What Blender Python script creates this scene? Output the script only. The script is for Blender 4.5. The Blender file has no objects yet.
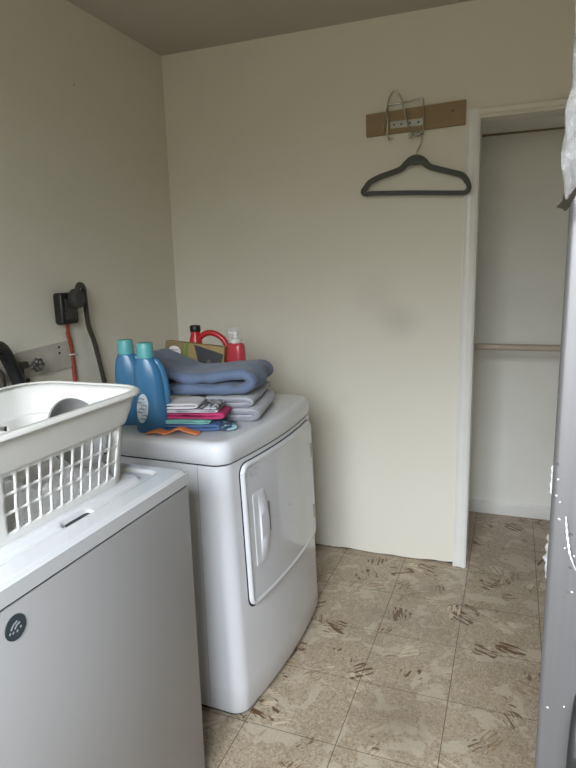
import bpy, bmesh, math, random
from mathutils import Vector, Matrix, noise as mnoise
C = bpy.context.scene.collection
PI = math.pi
random.seed(7)

# ------------------------------------------------------------------ materials
def mat(name, col, rough=0.5, metal=0.0, var=0.0, vscale=8.0, bump=0.0, bscale=60.0, spec=0.5, coat=0.0, sheen=0.0,
        trans=0.0, alpha=1.0, detail=4.0):
    m = bpy.data.materials.new(name); m.use_nodes = True
    nt = m.node_tree; b = nt.nodes['Principled BSDF']
    b.inputs['Base Color'].default_value = (*col, 1)
    b.inputs['Roughness'].default_value = rough
    b.inputs['Metallic'].default_value = metal
    b.inputs['Specular IOR Level'].default_value = spec
    b.inputs['Coat Weight'].default_value = coat
    b.inputs['Sheen Weight'].default_value = sheen
    b.inputs['Transmission Weight'].default_value = trans
    b.inputs['Alpha'].default_value = alpha
    tc = nt.nodes.new('ShaderNodeTexCoord')
    if var > 0:
        n = nt.nodes.new('ShaderNodeTexNoise'); n.inputs['Scale'].default_value = vscale; n.inputs['Detail'].default_value = detail
        nt.links.new(tc.outputs['Object'], n.inputs['Vector'])
        r = nt.nodes.new('ShaderNodeValToRGB')
        r.color_ramp.elements[0].position = 0.3; r.color_ramp.elements[1].position = 0.7
        r.color_ramp.elements[0].color = tuple(c * (1 - var) for c in col) + (1,)
        r.color_ramp.elements[1].color = tuple(min(1, c * (1 + var)) for c in col) + (1,)
        nt.links.new(n.outputs['Fac'], r.inputs['Fac']); nt.links.new(r.outputs['Color'], b.inputs['Base Color'])
    if bump > 0:
        n = nt.nodes.new('ShaderNodeTexNoise'); n.inputs['Scale'].default_value = bscale; n.inputs['Detail'].default_value = 3
        nt.links.new(tc.outputs['Object'], n.inputs['Vector'])
        u = nt.nodes.new('ShaderNodeBump'); u.inputs['Strength'].default_value = bump; u.inputs['Distance'].default_value = 0.004
        nt.links.new(n.outputs['Fac'], u.inputs['Height']); nt.links.new(u.outputs['Normal'], b.inputs['Normal'])
    return m

def N(nt, t, **kw):
    n = nt.nodes.new(t)
    for k, v in kw.items(): setattr(n, k, v)
    return n

def math_n(nt, op, a, b=None, c=None, clamp=False):
    n = N(nt, 'ShaderNodeMath', operation=op, use_clamp=clamp)
    for i, v in enumerate((a, b, c)):
        if v is None: continue
        if isinstance(v, (int, float)): n.inputs[i].default_value = v
        else: nt.links.new(v, n.inputs[i])
    return n.outputs[0]

def mixc(nt, fac, a, b):
    n = N(nt, 'ShaderNodeMix', data_type='RGBA')
    for i, v in ((0, fac), (6, a), (7, b)):
        if isinstance(v, (int, float)): n.inputs[i].default_value = v
        elif isinstance(v, tuple): n.inputs[i].default_value = (*v, 1)
        else: nt.links.new(v, n.inputs[i])
    return n.outputs[2]

def wall_material():
    m = bpy.data.materials.new('painted_wall'); m.use_nodes = True
    nt = m.node_tree; b = nt.nodes['Principled BSDF']; b.inputs['Roughness'].default_value = 0.62
    tc = N(nt, 'ShaderNodeTexCoord').outputs['Object']
    n = N(nt, 'ShaderNodeTexNoise'); n.inputs['Scale'].default_value = 2.2; n.inputs['Detail'].default_value = 3
    nt.links.new(tc, n.inputs['Vector'])
    base = mixc(nt, n.outputs['Fac'], (0.73, 0.70, 0.59), (0.775, 0.75, 0.655))
    # small scuffs
    v = N(nt, 'ShaderNodeTexVoronoi'); v.inputs['Scale'].default_value = 3.1
    nt.links.new(tc, v.inputs['Vector'])
    sp = math_n(nt, 'LESS_THAN', v.outputs['Distance'], 0.02)
    base = mixc(nt, math_n(nt, 'MULTIPLY', sp, 0.45), base, (0.25, 0.21, 0.16))
    for c, rad, amt in (((1.20, 0, 1.19), .18, .30), ((1.08, 0, 1.30), .22, .14), ((.93, 0, .80), .10, .08)):   # soft-edged darker blotches
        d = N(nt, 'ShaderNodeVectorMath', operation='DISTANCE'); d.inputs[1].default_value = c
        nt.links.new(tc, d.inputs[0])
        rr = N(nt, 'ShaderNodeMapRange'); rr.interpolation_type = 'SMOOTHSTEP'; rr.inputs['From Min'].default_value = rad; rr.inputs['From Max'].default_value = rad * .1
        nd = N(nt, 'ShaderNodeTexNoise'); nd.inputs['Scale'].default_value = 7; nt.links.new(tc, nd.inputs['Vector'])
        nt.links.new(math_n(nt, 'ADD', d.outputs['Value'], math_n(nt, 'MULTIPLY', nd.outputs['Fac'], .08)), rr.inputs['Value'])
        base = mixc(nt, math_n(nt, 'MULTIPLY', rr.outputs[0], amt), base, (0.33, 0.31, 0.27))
    nt.links.new(base, b.inputs['Base Color'])
    n2 = N(nt, 'ShaderNodeTexNoise'); n2.inputs['Scale'].default_value = 90; n2.inputs['Detail'].default_value = 2
    nt.links.new(tc, n2.inputs['Vector'])
    u = N(nt, 'ShaderNodeBump'); u.inputs['Strength'].default_value = 0.12; u.inputs['Distance'].default_value = 0.003
    nt.links.new(n2.outputs['Fac'], u.inputs['Height']); nt.links.new(u.outputs['Normal'], b.inputs['Normal'])
    return m

def floor_material():
    m = bpy.data.materials.new('vinyl_tile_floor'); m.use_nodes = True
    nt = m.node_tree; b = nt.nodes['Principled BSDF']; b.inputs['Roughness'].default_value = 0.42
    b.inputs['Specular IOR Level'].default_value = 0.4
    tc = N(nt, 'ShaderNodeTexCoord').outputs['Object']
    def noise(scale, detail=3, off=0.0, rough=0.5, dist=0.0):
        n = N(nt, 'ShaderNodeTexNoise'); n.inputs['Scale'].default_value = scale; n.inputs['Detail'].default_value = detail
        n.inputs['Roughness'].default_value = rough; n.inputs['Distortion'].default_value = dist
        mp = N(nt, 'ShaderNodeMapping'); mp.inputs['Location'].default_value = (off, off * .7, 0)
        nt.links.new(tc, mp.inputs['Vector']); nt.links.new(mp.outputs[0], n.inputs['Vector'])
        return n.outputs['Fac']
    def ramp(f, a, bb):
        r = N(nt, 'ShaderNodeMapRange'); r.inputs['From Min'].default_value = a; r.inputs['From Max'].default_value = bb
        nt.links.new(f, r.inputs['Value']); return r.outputs[0]
    col = mixc(nt, noise(3.5, 4), (0.345, 0.27, 0.182), (0.45, 0.36, 0.255))
    # fine chips of stone
    v = N(nt, 'ShaderNodeTexVoronoi'); v.inputs['Scale'].default_value = 190
    nt.links.new(tc, v.inputs['Vector'])
    s = N(nt, 'ShaderNodeSeparateColor'); nt.links.new(v.outputs['Color'], s.inputs[0])
    col = mixc(nt, math_n(nt, 'MULTIPLY', math_n(nt, 'GREATER_THAN', s.outputs[0], 0.72), 0.45), col, (0.56, 0.49, 0.39))
    col = mixc(nt, math_n(nt, 'MULTIPLY', math_n(nt, 'GREATER_THAN', s.outputs[1], 0.80), 0.5), col, (0.19, 0.145, 0.10))
    # broad pale patches with sharp edges
    col = mixc(nt, math_n(nt, 'MULTIPLY', ramp(noise(8, 3, 3.3, 0.6, 0.6), 0.55, 0.58), 0.6), col, (0.54, 0.465, 0.36))
    # groups of parallel slivers, each voronoi cell with a direction of its own
    for sc, off, thr, tint, amt, cut in ((5.2, 0.0, 0.25, (0.12, 0.06, 0.028), 0.95, .55), (6.0, 5.2, 0.25, (0.62, 0.52, 0.38), 0.8, .54), (8.0, 9.7, 0.45, (0.15, 0.085, 0.04), 0.9, .56), (6.5, 2.9, 0.4, (0.27, 0.18, 0.10), 0.75, .56)):
        mp = N(nt, 'ShaderNodeMapping'); mp.inputs['Location'].default_value = (off, off, 0); mp.inputs['Scale'].default_value = (sc, sc, 0)
        nt.links.new(tc, mp.inputs['Vector'])
        v = N(nt, 'ShaderNodeTexVoronoi'); v.inputs['Scale'].default_value = 1.0
        nt.links.new(mp.outputs[0], v.inputs['Vector'])
        d = N(nt, 'ShaderNodeVectorMath', operation='SUBTRACT')
        nt.links.new(mp.outputs[0], d.inputs[0]); nt.links.new(v.outputs['Position'], d.inputs[1])
        s = N(nt, 'ShaderNodeSeparateColor'); nt.links.new(v.outputs['Color'], s.inputs[0])
        rot = N(nt, 'ShaderNodeVectorRotate', rotation_type='Z_AXIS')
        nt.links.new(d.outputs[0], rot.inputs['Vector'])
        nt.links.new(math_n(nt, 'MULTIPLY', s.outputs[0], 6.28), rot.inputs['Angle'])
        x = N(nt, 'ShaderNodeSeparateXYZ'); nt.links.new(rot.outputs[0], x.inputs[0])
        cb = N(nt, 'ShaderNodeCombineXYZ')
        nt.links.new(math_n(nt, 'MULTIPLY', x.outputs[0], 2.6), cb.inputs[0])
        nt.links.new(math_n(nt, 'MULTIPLY', x.outputs[1], 15.0), cb.inputs[1])
        nt.links.new(math_n(nt, 'MULTIPLY', s.outputs[2], 40.0), cb.inputs[2])
        sn = N(nt, 'ShaderNodeTexNoise'); sn.inputs['Scale'].default_value = 1.0; sn.inputs['Detail'].default_value = 1.0
        nt.links.new(cb.outputs[0], sn.inputs['Vector'])
        st = ramp(sn.outputs['Fac'], cut - .01, cut + .03)
        ln_ = N(nt, 'ShaderNodeVectorMath', operation='LENGTH'); nt.links.new(rot.outputs[0], ln_.inputs[0])
        lim = math_n(nt, 'LESS_THAN', math_n(nt, 'ADD', ln_.outputs['Value'], math_n(nt, 'MULTIPLY', noise(26, 2, off + 4), .22)), .40)
        en = math_n(nt, 'GREATER_THAN', s.outputs[1], thr)
        f = math_n(nt, 'MULTIPLY', lim, math_n(nt, 'MULTIPLY', en, st))
        col = mixc(nt, math_n(nt, 'MULTIPLY', f, amt), col, tint)
    # dirt worn into the tiles
    col = mixc(nt, math_n(nt, 'MULTIPLY', ramp(noise(2.6, 5, 7.7, 0.65), 0.52, 0.75), 0.45), col, (0.19, 0.15, 0.11))
    sd_ = N(nt, 'ShaderNodeVectorMath', operation='DISTANCE'); sd_.inputs[1].default_value = (1.40, -1.08, 0)   # a worn dirty patch
    nt.links.new(tc, sd_.inputs[0])
    col = mixc(nt, math_n(nt, 'MULTIPLY', ramp(math_n(nt, 'ADD', sd_.outputs['Value'], math_n(nt, 'MULTIPLY', noise(12, 4, 1.5), .16)), .26, .08), 0.5), col, (0.16, 0.12, 0.08))
    # seams
    x = N(nt, 'ShaderNodeSeparateXYZ'); nt.links.new(tc, x.inputs[0])
    T = 0.3048
    def seam(o, off, w):
        q = math_n(nt, 'DIVIDE', math_n(nt, 'SUBTRACT', o, off), T)
        fr = math_n(nt, 'FRACT', math_n(nt, 'ADD', q, 100.5))
        return math_n(nt, 'LESS_THAN', math_n(nt, 'ABSOLUTE', math_n(nt, 'SUBTRACT', fr, 0.5)), w / T)
    sm = math_n(nt, 'MAXIMUM', seam(x.outputs[0], 0.9316, 0.0014), seam(x.outputs[1], -1.2618, 0.0012))
    col = mixc(nt, math_n(nt, 'MULTIPLY', sm, 0.9), col, (0.09, 0.07, 0.05))
    nt.links.new(col, b.inputs['Base Color'])
    u = N(nt, 'ShaderNodeBump'); u.inputs['Strength'].default_value = 0.25; u.inputs['Distance'].default_value = 0.002
    nt.links.new(noise(14, 4, 2), u.inputs['Height']); nt.links.new(u.outputs['Normal'], b.inputs['Normal'])
    return m

def wood_material(name, a, bcol, rough=0.55, axis=0, knots=False, scale=6):
    m = bpy.data.materials.new(name); m.use_nodes = True
    nt = m.node_tree; b = nt.nodes['Principled BSDF']; b.inputs['Roughness'].default_value = rough
    tc = N(nt, 'ShaderNodeTexCoord').outputs['Object']
    mp = N(nt, 'ShaderNodeMapping'); s = [scale * 6] * 3; s[axis] = scale * .5; mp.inputs['Scale'].default_value = s
    nt.links.new(tc, mp.inputs['Vector'])
    n = N(nt, 'ShaderNodeTexNoise'); n.inputs['Scale'].default_value = 1; n.inputs['Detail'].default_value = 5
    n.inputs['Distortion'].default_value = 0.8
    nt.links.new(mp.outputs[0], n.inputs['Vector'])
    nt.links.new(mixc(nt, n.outputs['Fac'], a, bcol), b.inputs['Base Color'])
    return m

M = {}
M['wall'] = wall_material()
M['closet'] = mat('closet_paint', (0.88, 0.87, 0.81), 0.6, var=0.03, vscale=3, bump=0.1, bscale=80)
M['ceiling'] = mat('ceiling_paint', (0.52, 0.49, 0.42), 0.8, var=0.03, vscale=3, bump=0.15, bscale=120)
M['trim'] = mat('gloss_trim_paint', (0.80, 0.79, 0.75), 0.3, var=0.02, vscale=10)
M['floor'] = floor_material()
M['enamel'] = mat('white_enamel', (0.66, 0.67, 0.69), 0.22, coat=0.3, var=0.01, vscale=2)
M['enamel_shaded'] = mat('washer_enamel_shaded', (0.34, 0.335, 0.33), 0.3, var=0.015, vscale=2)  # cabinet enamel darkened so its colour carries the shade on the front
M['deck'] = mat('washer_lid_enamel', (0.55, 0.555, 0.56), 0.2, coat=0.3, var=0.01, vscale=3)
M['gap'] = mat('dark_gap', (0.02, 0.02, 0.02), 0.8)
M['basket'] = mat('white_basket_plastic', (0.68, 0.675, 0.64), 0.32, var=0.02, vscale=12)
M['sheet'] = mat('white_cloth', (0.72, 0.71, 0.70), 0.9, sheen=0.3, bump=0.4, bscale=250)
M['bowl'] = mat('grey_plastic', (0.27, 0.27, 0.265), 0.4, var=0.05)
M['black'] = mat('black_plastic', (0.012, 0.012, 0.012), 0.45)
M['plug'] = mat('charcoal_rubber', (0.045, 0.043, 0.04), 0.55)
M['cord'] = mat('dark_cord', (0.055, 0.052, 0.042), 0.5)
M['red_cable'] = mat('red_brown_cable', (0.30, 0.055, 0.03), 0.45, var=0.15, vscale=30)
M['copper'] = mat('old_brass', (0.11, 0.10, 0.085), 0.5, 0.6, var=0.3, vscale=50)
M['handwheel'] = mat('dull_grey_metal', (0.10, 0.10, 0.095), 0.45, 0.7)
M['hose'] = mat('black_hose', (0.014, 0.014, 0.015), 0.4)
M['chrome'] = mat('chrome_wire', (0.62, 0.60, 0.55), 0.2, 1.0)
M['strap'] = mat('zinc_strap', (0.42, 0.41, 0.38), 0.35, 0.5)
M['hanger'] = mat('grey_green_velvet', (0.075, 0.085, 0.068), 0.75, sheen=0.5, bump=0.2, bscale=300)
M['hanger_bar'] = mat('grey_velvet', (0.075, 0.078, 0.076), 0.7, sheen=0.4)
M['pine'] = wood_material('tan_board', (0.24, 0.155, 0.075), (0.34, 0.235, 0.125), axis=0, scale=5)
M['rod'] = wood_material('pale_wood', (0.42, 0.33, 0.25), (0.62, 0.53, 0.44), axis=0, scale=4)
M['hole'] = mat('dark_hole', (0.03, 0.02, 0.015), 0.8)
M['blue_bottle'] = mat('blue_bottle_plastic', (0.04, 0.15, 0.285), 0.27, var=0.03)
M['teal'] = mat('teal_cap_plastic', (0.10, 0.36, 0.37), 0.4)
M['label'] = mat('pale_label', (0.55, 0.60, 0.62), 0.4, var=0.25, vscale=45)
M['labelink'] = mat('label_ink', (0.08, 0.13, 0.20), 0.5)
M['red'] = mat('red_plastic', (0.50, 0.022, 0.030), 0.3)
M['redp'] = mat('red_soap_plastic', (0.50, 0.05, 0.065), 0.25)
M['clear'] = mat('clear_cap', (0.85, 0.82, 0.78), 0.12, alpha=0.15)
M['white'] = mat('white_plastic', (0.78, 0.76, 0.74), 0.4)
M['card'] = mat('kraft_card', (0.33, 0.24, 0.10), 0.7, var=0.08, vscale=20)
M['green'] = mat('green_print', (0.14, 0.25, 0.03), 0.6)
M['charprint'] = mat('charcoal_print', (0.035, 0.035, 0.036), 0.5)
M['greyprint'] = mat('grey_print', (0.11, 0.11, 0.105), 0.5)
M['maroon'] = mat('maroon_print', (0.09, 0.03, 0.025), 0.5)
M['brownprint'] = mat('olive_print', (0.22, 0.16, 0.07), 0.6)
M['blanket'] = mat('slate_blue_fleece', (0.13, 0.175, 0.27), 0.95, sheen=0.15, var=0.10, vscale=14, bump=0.5, bscale=180)
M['hem'] = mat('pale_hem_stitch', (0.40, 0.45, 0.50), 0.9)
M['white_tee'] = mat('white_cotton', (0.68, 0.67, 0.69), 0.9, bump=0.3, bscale=120)
M['grey_tee'] = mat('pale_grey_cotton', (0.52, 0.50, 0.53), 0.9, bump=0.3, bscale=120)
M['pink'] = mat('raspberry_cotton', (0.43, 0.035, 0.125), 0.9, var=0.06, bump=0.3, bscale=120)
M['mint'] = mat('mint_cotton', (0.19, 0.44, 0.40), 0.9, bump=0.3, bscale=120)
M['denim'] = mat('mid_blue_cotton', (0.07, 0.13, 0.27), 0.9, var=0.1, bump=0.3, bscale=120)
M['orange'] = mat('orange_cotton', (0.75, 0.24, 0.085), 0.85, var=0.12, vscale=30, bump=0.3, bscale=120)

def two_tone(name, a, b, scale, thr=0.5, stretch=(1, 1, 1)):
    m = bpy.data.materials.new(name); m.use_nodes = True
    nt = m.node_tree; p = nt.nodes['Principled BSDF']; p.inputs['Roughness'].default_value = 0.9
    tc = N(nt, 'ShaderNodeTexCoord').outputs['Object']
    mp = N(nt, 'ShaderNodeMapping'); mp.inputs['Scale'].default_value = stretch
    nt.links.new(tc, mp.inputs['Vector'])
    n = N(nt, 'ShaderNodeTexNoise'); n.inputs['Scale'].default_value = scale; n.inputs['Detail'].default_value = 2
    nt.links.new(mp.outputs[0], n.inputs['Vector'])
    r = N(nt, 'ShaderNodeMapRange'); r.inputs['From Min'].default_value = thr - .03; r.inputs['From Max'].default_value = thr + .03
    nt.links.new(n.outputs['Fac'], r.inputs['Value'])
    nt.links.new(mixc(nt, r.outputs[0], a, b), p.inputs['Base Color'])
    return m
M['print_cloth'] = two_tone('dark_print_cloth', (0.04, 0.06, 0.11), (0.22, 0.36, 0.38), 45, 0.52)
M['bw_cloth'] = two_tone('black_white_print_cloth', (0.05, 0.055, 0.065), (0.5, 0.5, 0.52), 70, 0.5)

def towel_material():
    m = bpy.data.materials.new('striped_grey_towel'); m.use_nodes = True
    nt = m.node_tree; p = nt.nodes['Principled BSDF']; p.inputs['Roughness'].default_value = 0.95
    p.inputs['Sheen Weight'].default_value = 0.4
    tc = N(nt, 'ShaderNodeTexCoord').outputs['Object']
    w = N(nt, 'ShaderNodeTexWave', bands_direction='Y'); w.inputs['Scale'].default_value = 13
    w.inputs['Distortion'].default_value = 1.2; w.inputs['Detail Scale'].default_value = 2
    nt.links.new(tc, w.inputs['Vector'])
    n = N(nt, 'ShaderNodeTexNoise'); n.inputs['Scale'].default_value = 220
    nt.links.new(tc, n.inputs['Vector'])
    c = mixc(nt, w.outputs['Fac'], (0.15, 0.16, 0.20), (0.56, 0.56, 0.61))
    nt.links.new(mixc(nt, math_n(nt, 'MULTIPLY', n.outputs['Fac'], 0.35), c, (0.52, 0.52, 0.55)), p.inputs['Base Color'])
    u = N(nt, 'ShaderNodeBump'); u.inputs['Strength'].default_value = 0.6; u.inputs['Distance'].default_value = 0.003
    nt.links.new(w.outputs['Fac'], u.inputs['Height']); nt.links.new(u.outputs['Normal'], p.inputs['Normal'])
    return m
M['towel'] = towel_material()

def steel_material():
    m = bpy.data.materials.new('brushed_steel'); m.use_nodes = True
    nt = m.node_tree; p = nt.nodes['Principled BSDF']
    p.inputs['Metallic'].default_value = 0.75; p.inputs['Roughness'].default_value = 0.5
    tc = N(nt, 'ShaderNodeTexCoord').outputs['Object']
    mp = N(nt, 'ShaderNodeMapping'); mp.inputs['Scale'].default_value = (500, 500, 3)
    nt.links.new(tc, mp.inputs['Vector'])
    n = N(nt, 'ShaderNodeTexNoise'); n.inputs['Scale'].default_value = 1; n.inputs['Detail'].default_value = 2
    nt.links.new(mp.outputs[0], n.inputs['Vector'])
    nt.links.new(mixc(nt, n.outputs['Fac'], (0.15, 0.148, 0.148), (0.19, 0.187, 0.187)), p.inputs['Base Color'])
    return m
M['steel'] = steel_material()
M['steel_edge'] = mat('steel_edge', (0.50, 0.48, 0.43), 0.3, 0.8)
M['fridge_side'] = mat('grey_cabinet', (0.25, 0.25, 0.25), 0.5)
M['residue'] = mat('tape_residue', (0.45, 0.45, 0.45), 0.6, 0.0)
M['residue_dark'] = mat('dark_residue', (0.10, 0.10, 0.10), 0.3, 0.4)
M['torn_tape'] = mat('torn_brown_tape', (0.022, 0.018, 0.014), 0.85, spec=0.1, var=0.3, vscale=80)
def film_material(name, tfac):
    m = bpy.data.materials.new(name); m.use_nodes = True
    nt = m.node_tree; nt.nodes.clear()
    o = N(nt, 'ShaderNodeOutputMaterial'); mx = N(nt, 'ShaderNodeMixShader'); t = N(nt, 'ShaderNodeBsdfTransparent')
    p = N(nt, 'ShaderNodeBsdfPrincipled'); p.inputs['Base Color'].default_value = (0.50, 0.50, 0.50, 1); p.inputs['Roughness'].default_value = 0.12
    tc = N(nt, 'ShaderNodeTexCoord')
    n = N(nt, 'ShaderNodeTexNoise'); n.inputs['Scale'].default_value = 45; n.inputs['Detail'].default_value = 4; n.inputs['Distortion'].default_value = 1.2
    nt.links.new(tc.outputs['Object'], n.inputs['Vector'])
    u = N(nt, 'ShaderNodeBump'); u.inputs['Strength'].default_value = 0.8; u.inputs['Distance'].default_value = 0.006
    nt.links.new(n.outputs['Fac'], u.inputs['Height']); nt.links.new(u.outputs['Normal'], p.inputs['Normal'])
    r = N(nt, 'ShaderNodeMapRange'); r.inputs['From Min'].default_value = 0.3; r.inputs['From Max'].default_value = 0.7
    r.inputs['To Min'].default_value = tfac - .15; r.inputs['To Max'].default_value = tfac + .2
    nt.links.new(n.outputs['Fac'], r.inputs['Value']); nt.links.new(r.outputs[0], mx.inputs[0])
    nt.links.new(t.outputs[0], mx.inputs[1]); nt.links.new(p.outputs[0], mx.inputs[2])
    nt.links.new(mx.outputs[0], o.inputs['Surface'])
    return m
M['film'] = film_material('clear_wrap_film', 0.24)
M['sky_glass'] = film_material('window_glass', 0.06)
M['sky_glass'].node_tree.nodes['Principled BSDF'].inputs['Roughness'].default_value = 0.02

# ------------------------------------------------------------------ helpers
def link(name, me, m, parent=None, smooth=True, auto=40):
    o = bpy.data.objects.new(name, me); C.objects.link(o)
    if m is not None:
        for mm in (m if isinstance(m, (list, tuple)) else [m]): me.materials.append(mm)
    if smooth:
        for p in me.polygons: p.use_smooth = True
        me.set_sharp_from_angle(angle=math.radians(auto))
    if parent is not None: o.parent = parent
    return o

def obj(name, bm, m, parent=None, smooth=True, auto=40, recalc=True):
    if recalc: bmesh.ops.recalc_face_normals(bm, faces=bm.faces)
    me = bpy.data.meshes.new(name); bm.to_mesh(me); bm.free()
    return link(name, me, m, parent, smooth, auto)

def thing(name, label, cat, loc=(0, 0, 0), rotz=0.0, group=None):
    o = bpy.data.objects.new(name, None); C.objects.link(o)
    o.location = loc; o.rotation_euler = (0, 0, rotz); o['label'] = label; o['category'] = cat
    if group: o['group'] = group
    return o

def tag(o, label, cat, group=None):
    o['label'] = label; o['category'] = cat
    if group: o['group'] = group
    return o

def struct(name, bm, m, parent=None, smooth=True):
    o = obj(name, bm, m, parent, smooth)
    if parent is None: o['kind'] = 'structure'
    return o

def box(bm, x0, x1, y0, y1, z0, z1, r=0.0, seg=3, mi=0):
    b = bmesh.new()
    vs = [b.verts.new((x, y, z)) for z in (z0, z1) for y in (y0, y1) for x in (x0, x1)]
    for f in ((0, 1, 3, 2), (4, 6, 7, 5), (0, 4, 5, 1), (2, 3, 7, 6), (0, 2, 6, 4), (1, 5, 7, 3)):
        b.faces.new([vs[i] for i in f])
    bmesh.ops.recalc_face_normals(b, faces=b.faces)
    if r > 0: bmesh.ops.bevel(b, geom=b.edges[:], offset=r, segments=seg, profile=0.5, affect='EDGES', clamp_overlap=True)
    merge(bm, b, mi=mi)
    return bm

def merge(bm, b, mat4=None, mi=0):
    mp = {}
    for v in b.verts: mp[v] = bm.verts.new(mat4 @ v.co if mat4 else v.co)
    for f in b.faces:
        try:
            g = bm.faces.new([mp[v] for v in f.verts]); g.material_index = mi
        except ValueError: pass
    b.free()

def catmull(pts, n=8, closed=False):
    P = [Vector(p) for p in pts]; out = []
    L = len(P)
    rng = range(L if closed else L - 1)
    for i in rng:
        if closed: a, b, c, d = P[i - 1], P[i], P[(i + 1) % L], P[(i + 2) % L]
        else: a, b, c, d = P[max(i - 1, 0)], P[i], P[i + 1], P[min(i + 2, L - 1)]
        for k in range(n):
            t = k / n
            out.append(0.5 * ((2 * b) + (c - a) * t + (2 * a - 5 * b + 4 * c - d) * t * t + (3 * b - a - 3 * c + d) * t ** 3))
    if not closed: out.append(P[-1])
    return out

def tube(bm, pts, r, n=10, closed=False, flat=1.0, up=Vector((0, 0, 1)), caps=True):
    P = [Vector(p) for p in pts]; L = len(P)
    rr = r if isinstance(r, (list, tuple)) else [r] * L
    rings = []; prev = None
    for i in range(L):
        if closed: t = P[(i + 1) % L] - P[i - 1]
        else: t = P[min(i + 1, L - 1)] - P[max(i - 1, 0)]
        t.normalize()
        if prev is None:
            a = up if abs(t.dot(up)) < .95 else Vector((1, 0, 0))
            prev = (a - t * a.dot(t)).normalized()
        else: prev = (prev - t * prev.dot(t)).normalized()
        bvec = t.cross(prev)
        rings.append([bm.verts.new(P[i] + prev * math.cos(2 * PI * k / n) * rr[i] + bvec * math.sin(2 * PI * k / n) * rr[i] * flat) for k in range(n)])
    for i in range(L if closed else L - 1):
        a, b = rings[i], rings[(i + 1) % L]
        for k in range(n): bm.faces.new((a[k], a[(k + 1) % n], b[(k + 1) % n], b[k]))
    if not closed and caps:
        bm.faces.new(rings[0][::-1]); bm.faces.new(rings[-1])
    return bm

def loft(bm, rings, closed_ends=True, mi=0):
    R = [[bm.verts.new(p) for p in r] for r in rings]
    n = len(R[0])
    for a, b in zip(R, R[1:]):
        for k in range(n):
            f = bm.faces.new((a[k], a[(k + 1) % n], b[(k + 1) % n], b[k])); f.material_index = mi
    if closed_ends:
        bm.faces.new(R[0][::-1]).material_index = mi; bm.faces.new(R[-1]).material_index = mi
    return R

def rrect(x0, x1, y0, y1, r, seg=6):
    out = []
    for cx, cy, a0 in ((x1 - r, y1 - r, 0), (x0 + r, y1 - r, 90), (x0 + r, y0 + r, 180), (x1 - r, y0 + r, 270)):
        for k in range(seg + 1):
            a = math.radians(a0 + 90 * k / seg)
            out.append((cx + r * math.cos(a), cy + r * math.sin(a)))
    return out

def prism(bm, pts, f0, f1):
    """closed outline pts (2D) carried to 3D by f0 and f1"""
    a = [bm.verts.new(f0(*p)) for p in pts]; b = [bm.verts.new(f1(*p)) for p in pts]
    n = len(pts)
    for k in range(n): bm.faces.new((a[k], a[(k + 1) % n], b[(k + 1) % n], b[k]))
    bm.faces.new(a[::-1]); bm.faces.new(b)
    return bm

def disc_lathe(bm, prof, n=24, c=(0, 0, 0), sx=1.0, sy=1.0):
    rings = [[(c[0] + sx * r * math.cos(2 * PI * k / n), c[1] + sy * r * math.sin(2 * PI * k / n), c[2] + z) for k in range(n)] for r, z in prof]
    loft(bm, rings)
    return bm

# ------------------------------------------------------------------ the room
H = 2.50; RX = 3.2; RY = -3.3; OX0, OX1, OZ = 1.527, 2.29, 2.05; CD = 0.70; CX0, CX1 = 1.30, 2.55; CH = 2.11
bm = bmesh.new(); box(bm, -0.12, RX + .12, RY - .12, CD + .1, -0.06, 0); struct('floor', bm, M['floor'], smooth=False)
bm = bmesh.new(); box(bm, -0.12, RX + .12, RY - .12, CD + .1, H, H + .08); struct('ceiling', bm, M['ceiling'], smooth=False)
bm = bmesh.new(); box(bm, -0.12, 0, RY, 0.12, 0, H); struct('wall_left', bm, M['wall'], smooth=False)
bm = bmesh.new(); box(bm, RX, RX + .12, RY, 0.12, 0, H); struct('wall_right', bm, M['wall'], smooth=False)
bm = bmesh.new()   # wall with the closet opening; bottom edge stops short of the floor and is a little ragged
xs = [0, .3, .6, .78, .86, .93, .99, 1.05, 1.10, 1.17, 1.22, 1.28, 1.33, 1.37, 1.42, 1.46, OX0]
zs = [.004, .004, .004, .006, .005, .010, .006, .004, .003, .007, .004, .004, .008, .012, .010, .014, .014]
lo = [(x, z) for x, z in zip(xs, zs)]
out = lo + [(OX0, OZ), (OX1, OZ), (OX1, 0.0), (RX, 0.0), (RX, H), (0, H)]
prism(bm, out, lambda x, z: (x, 0, z), lambda x, z: (x, .11, z))
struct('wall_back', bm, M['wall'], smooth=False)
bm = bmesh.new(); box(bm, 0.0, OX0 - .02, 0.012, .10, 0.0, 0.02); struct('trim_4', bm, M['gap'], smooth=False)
# closet shell
bm = bmesh.new(); box(bm, CX0 - .08, CX1 + .08, CD, CD + .08, 0, CH); struct('wall_closet_back', bm, M['closet'], smooth=False)
bm = bmesh.new(); box(bm, CX0 - .08, CX0, .11, CD, 0, CH); struct('wall_closet_left', bm, M['closet'], smooth=False)
bm = bmesh.new(); box(bm, CX1, CX1 + .08, .11, CD, 0, CH); struct('wall_closet_right', bm, M['closet'], smooth=False)
bm = bmesh.new(); box(bm, CX0 - .08, CX1 + .08, .11, CD + .08, CH, CH + .06); struct('ceiling_closet', bm, M['closet'], smooth=False)
bm = bmesh.new(); box(bm, CX0, CX1, CD - .014, CD, 0, .078, .004, 2); struct('baseboard_closet', bm, M['trim'])
bm = bmesh.new(); box(bm, CX0, CX1, CD - .02, CD, CH - .007, CH, .001, 1); struct('closet_shadow_line', bm, M['brownprint'])  # dark strip painted in as the shadow gap under the closet ceiling

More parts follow.
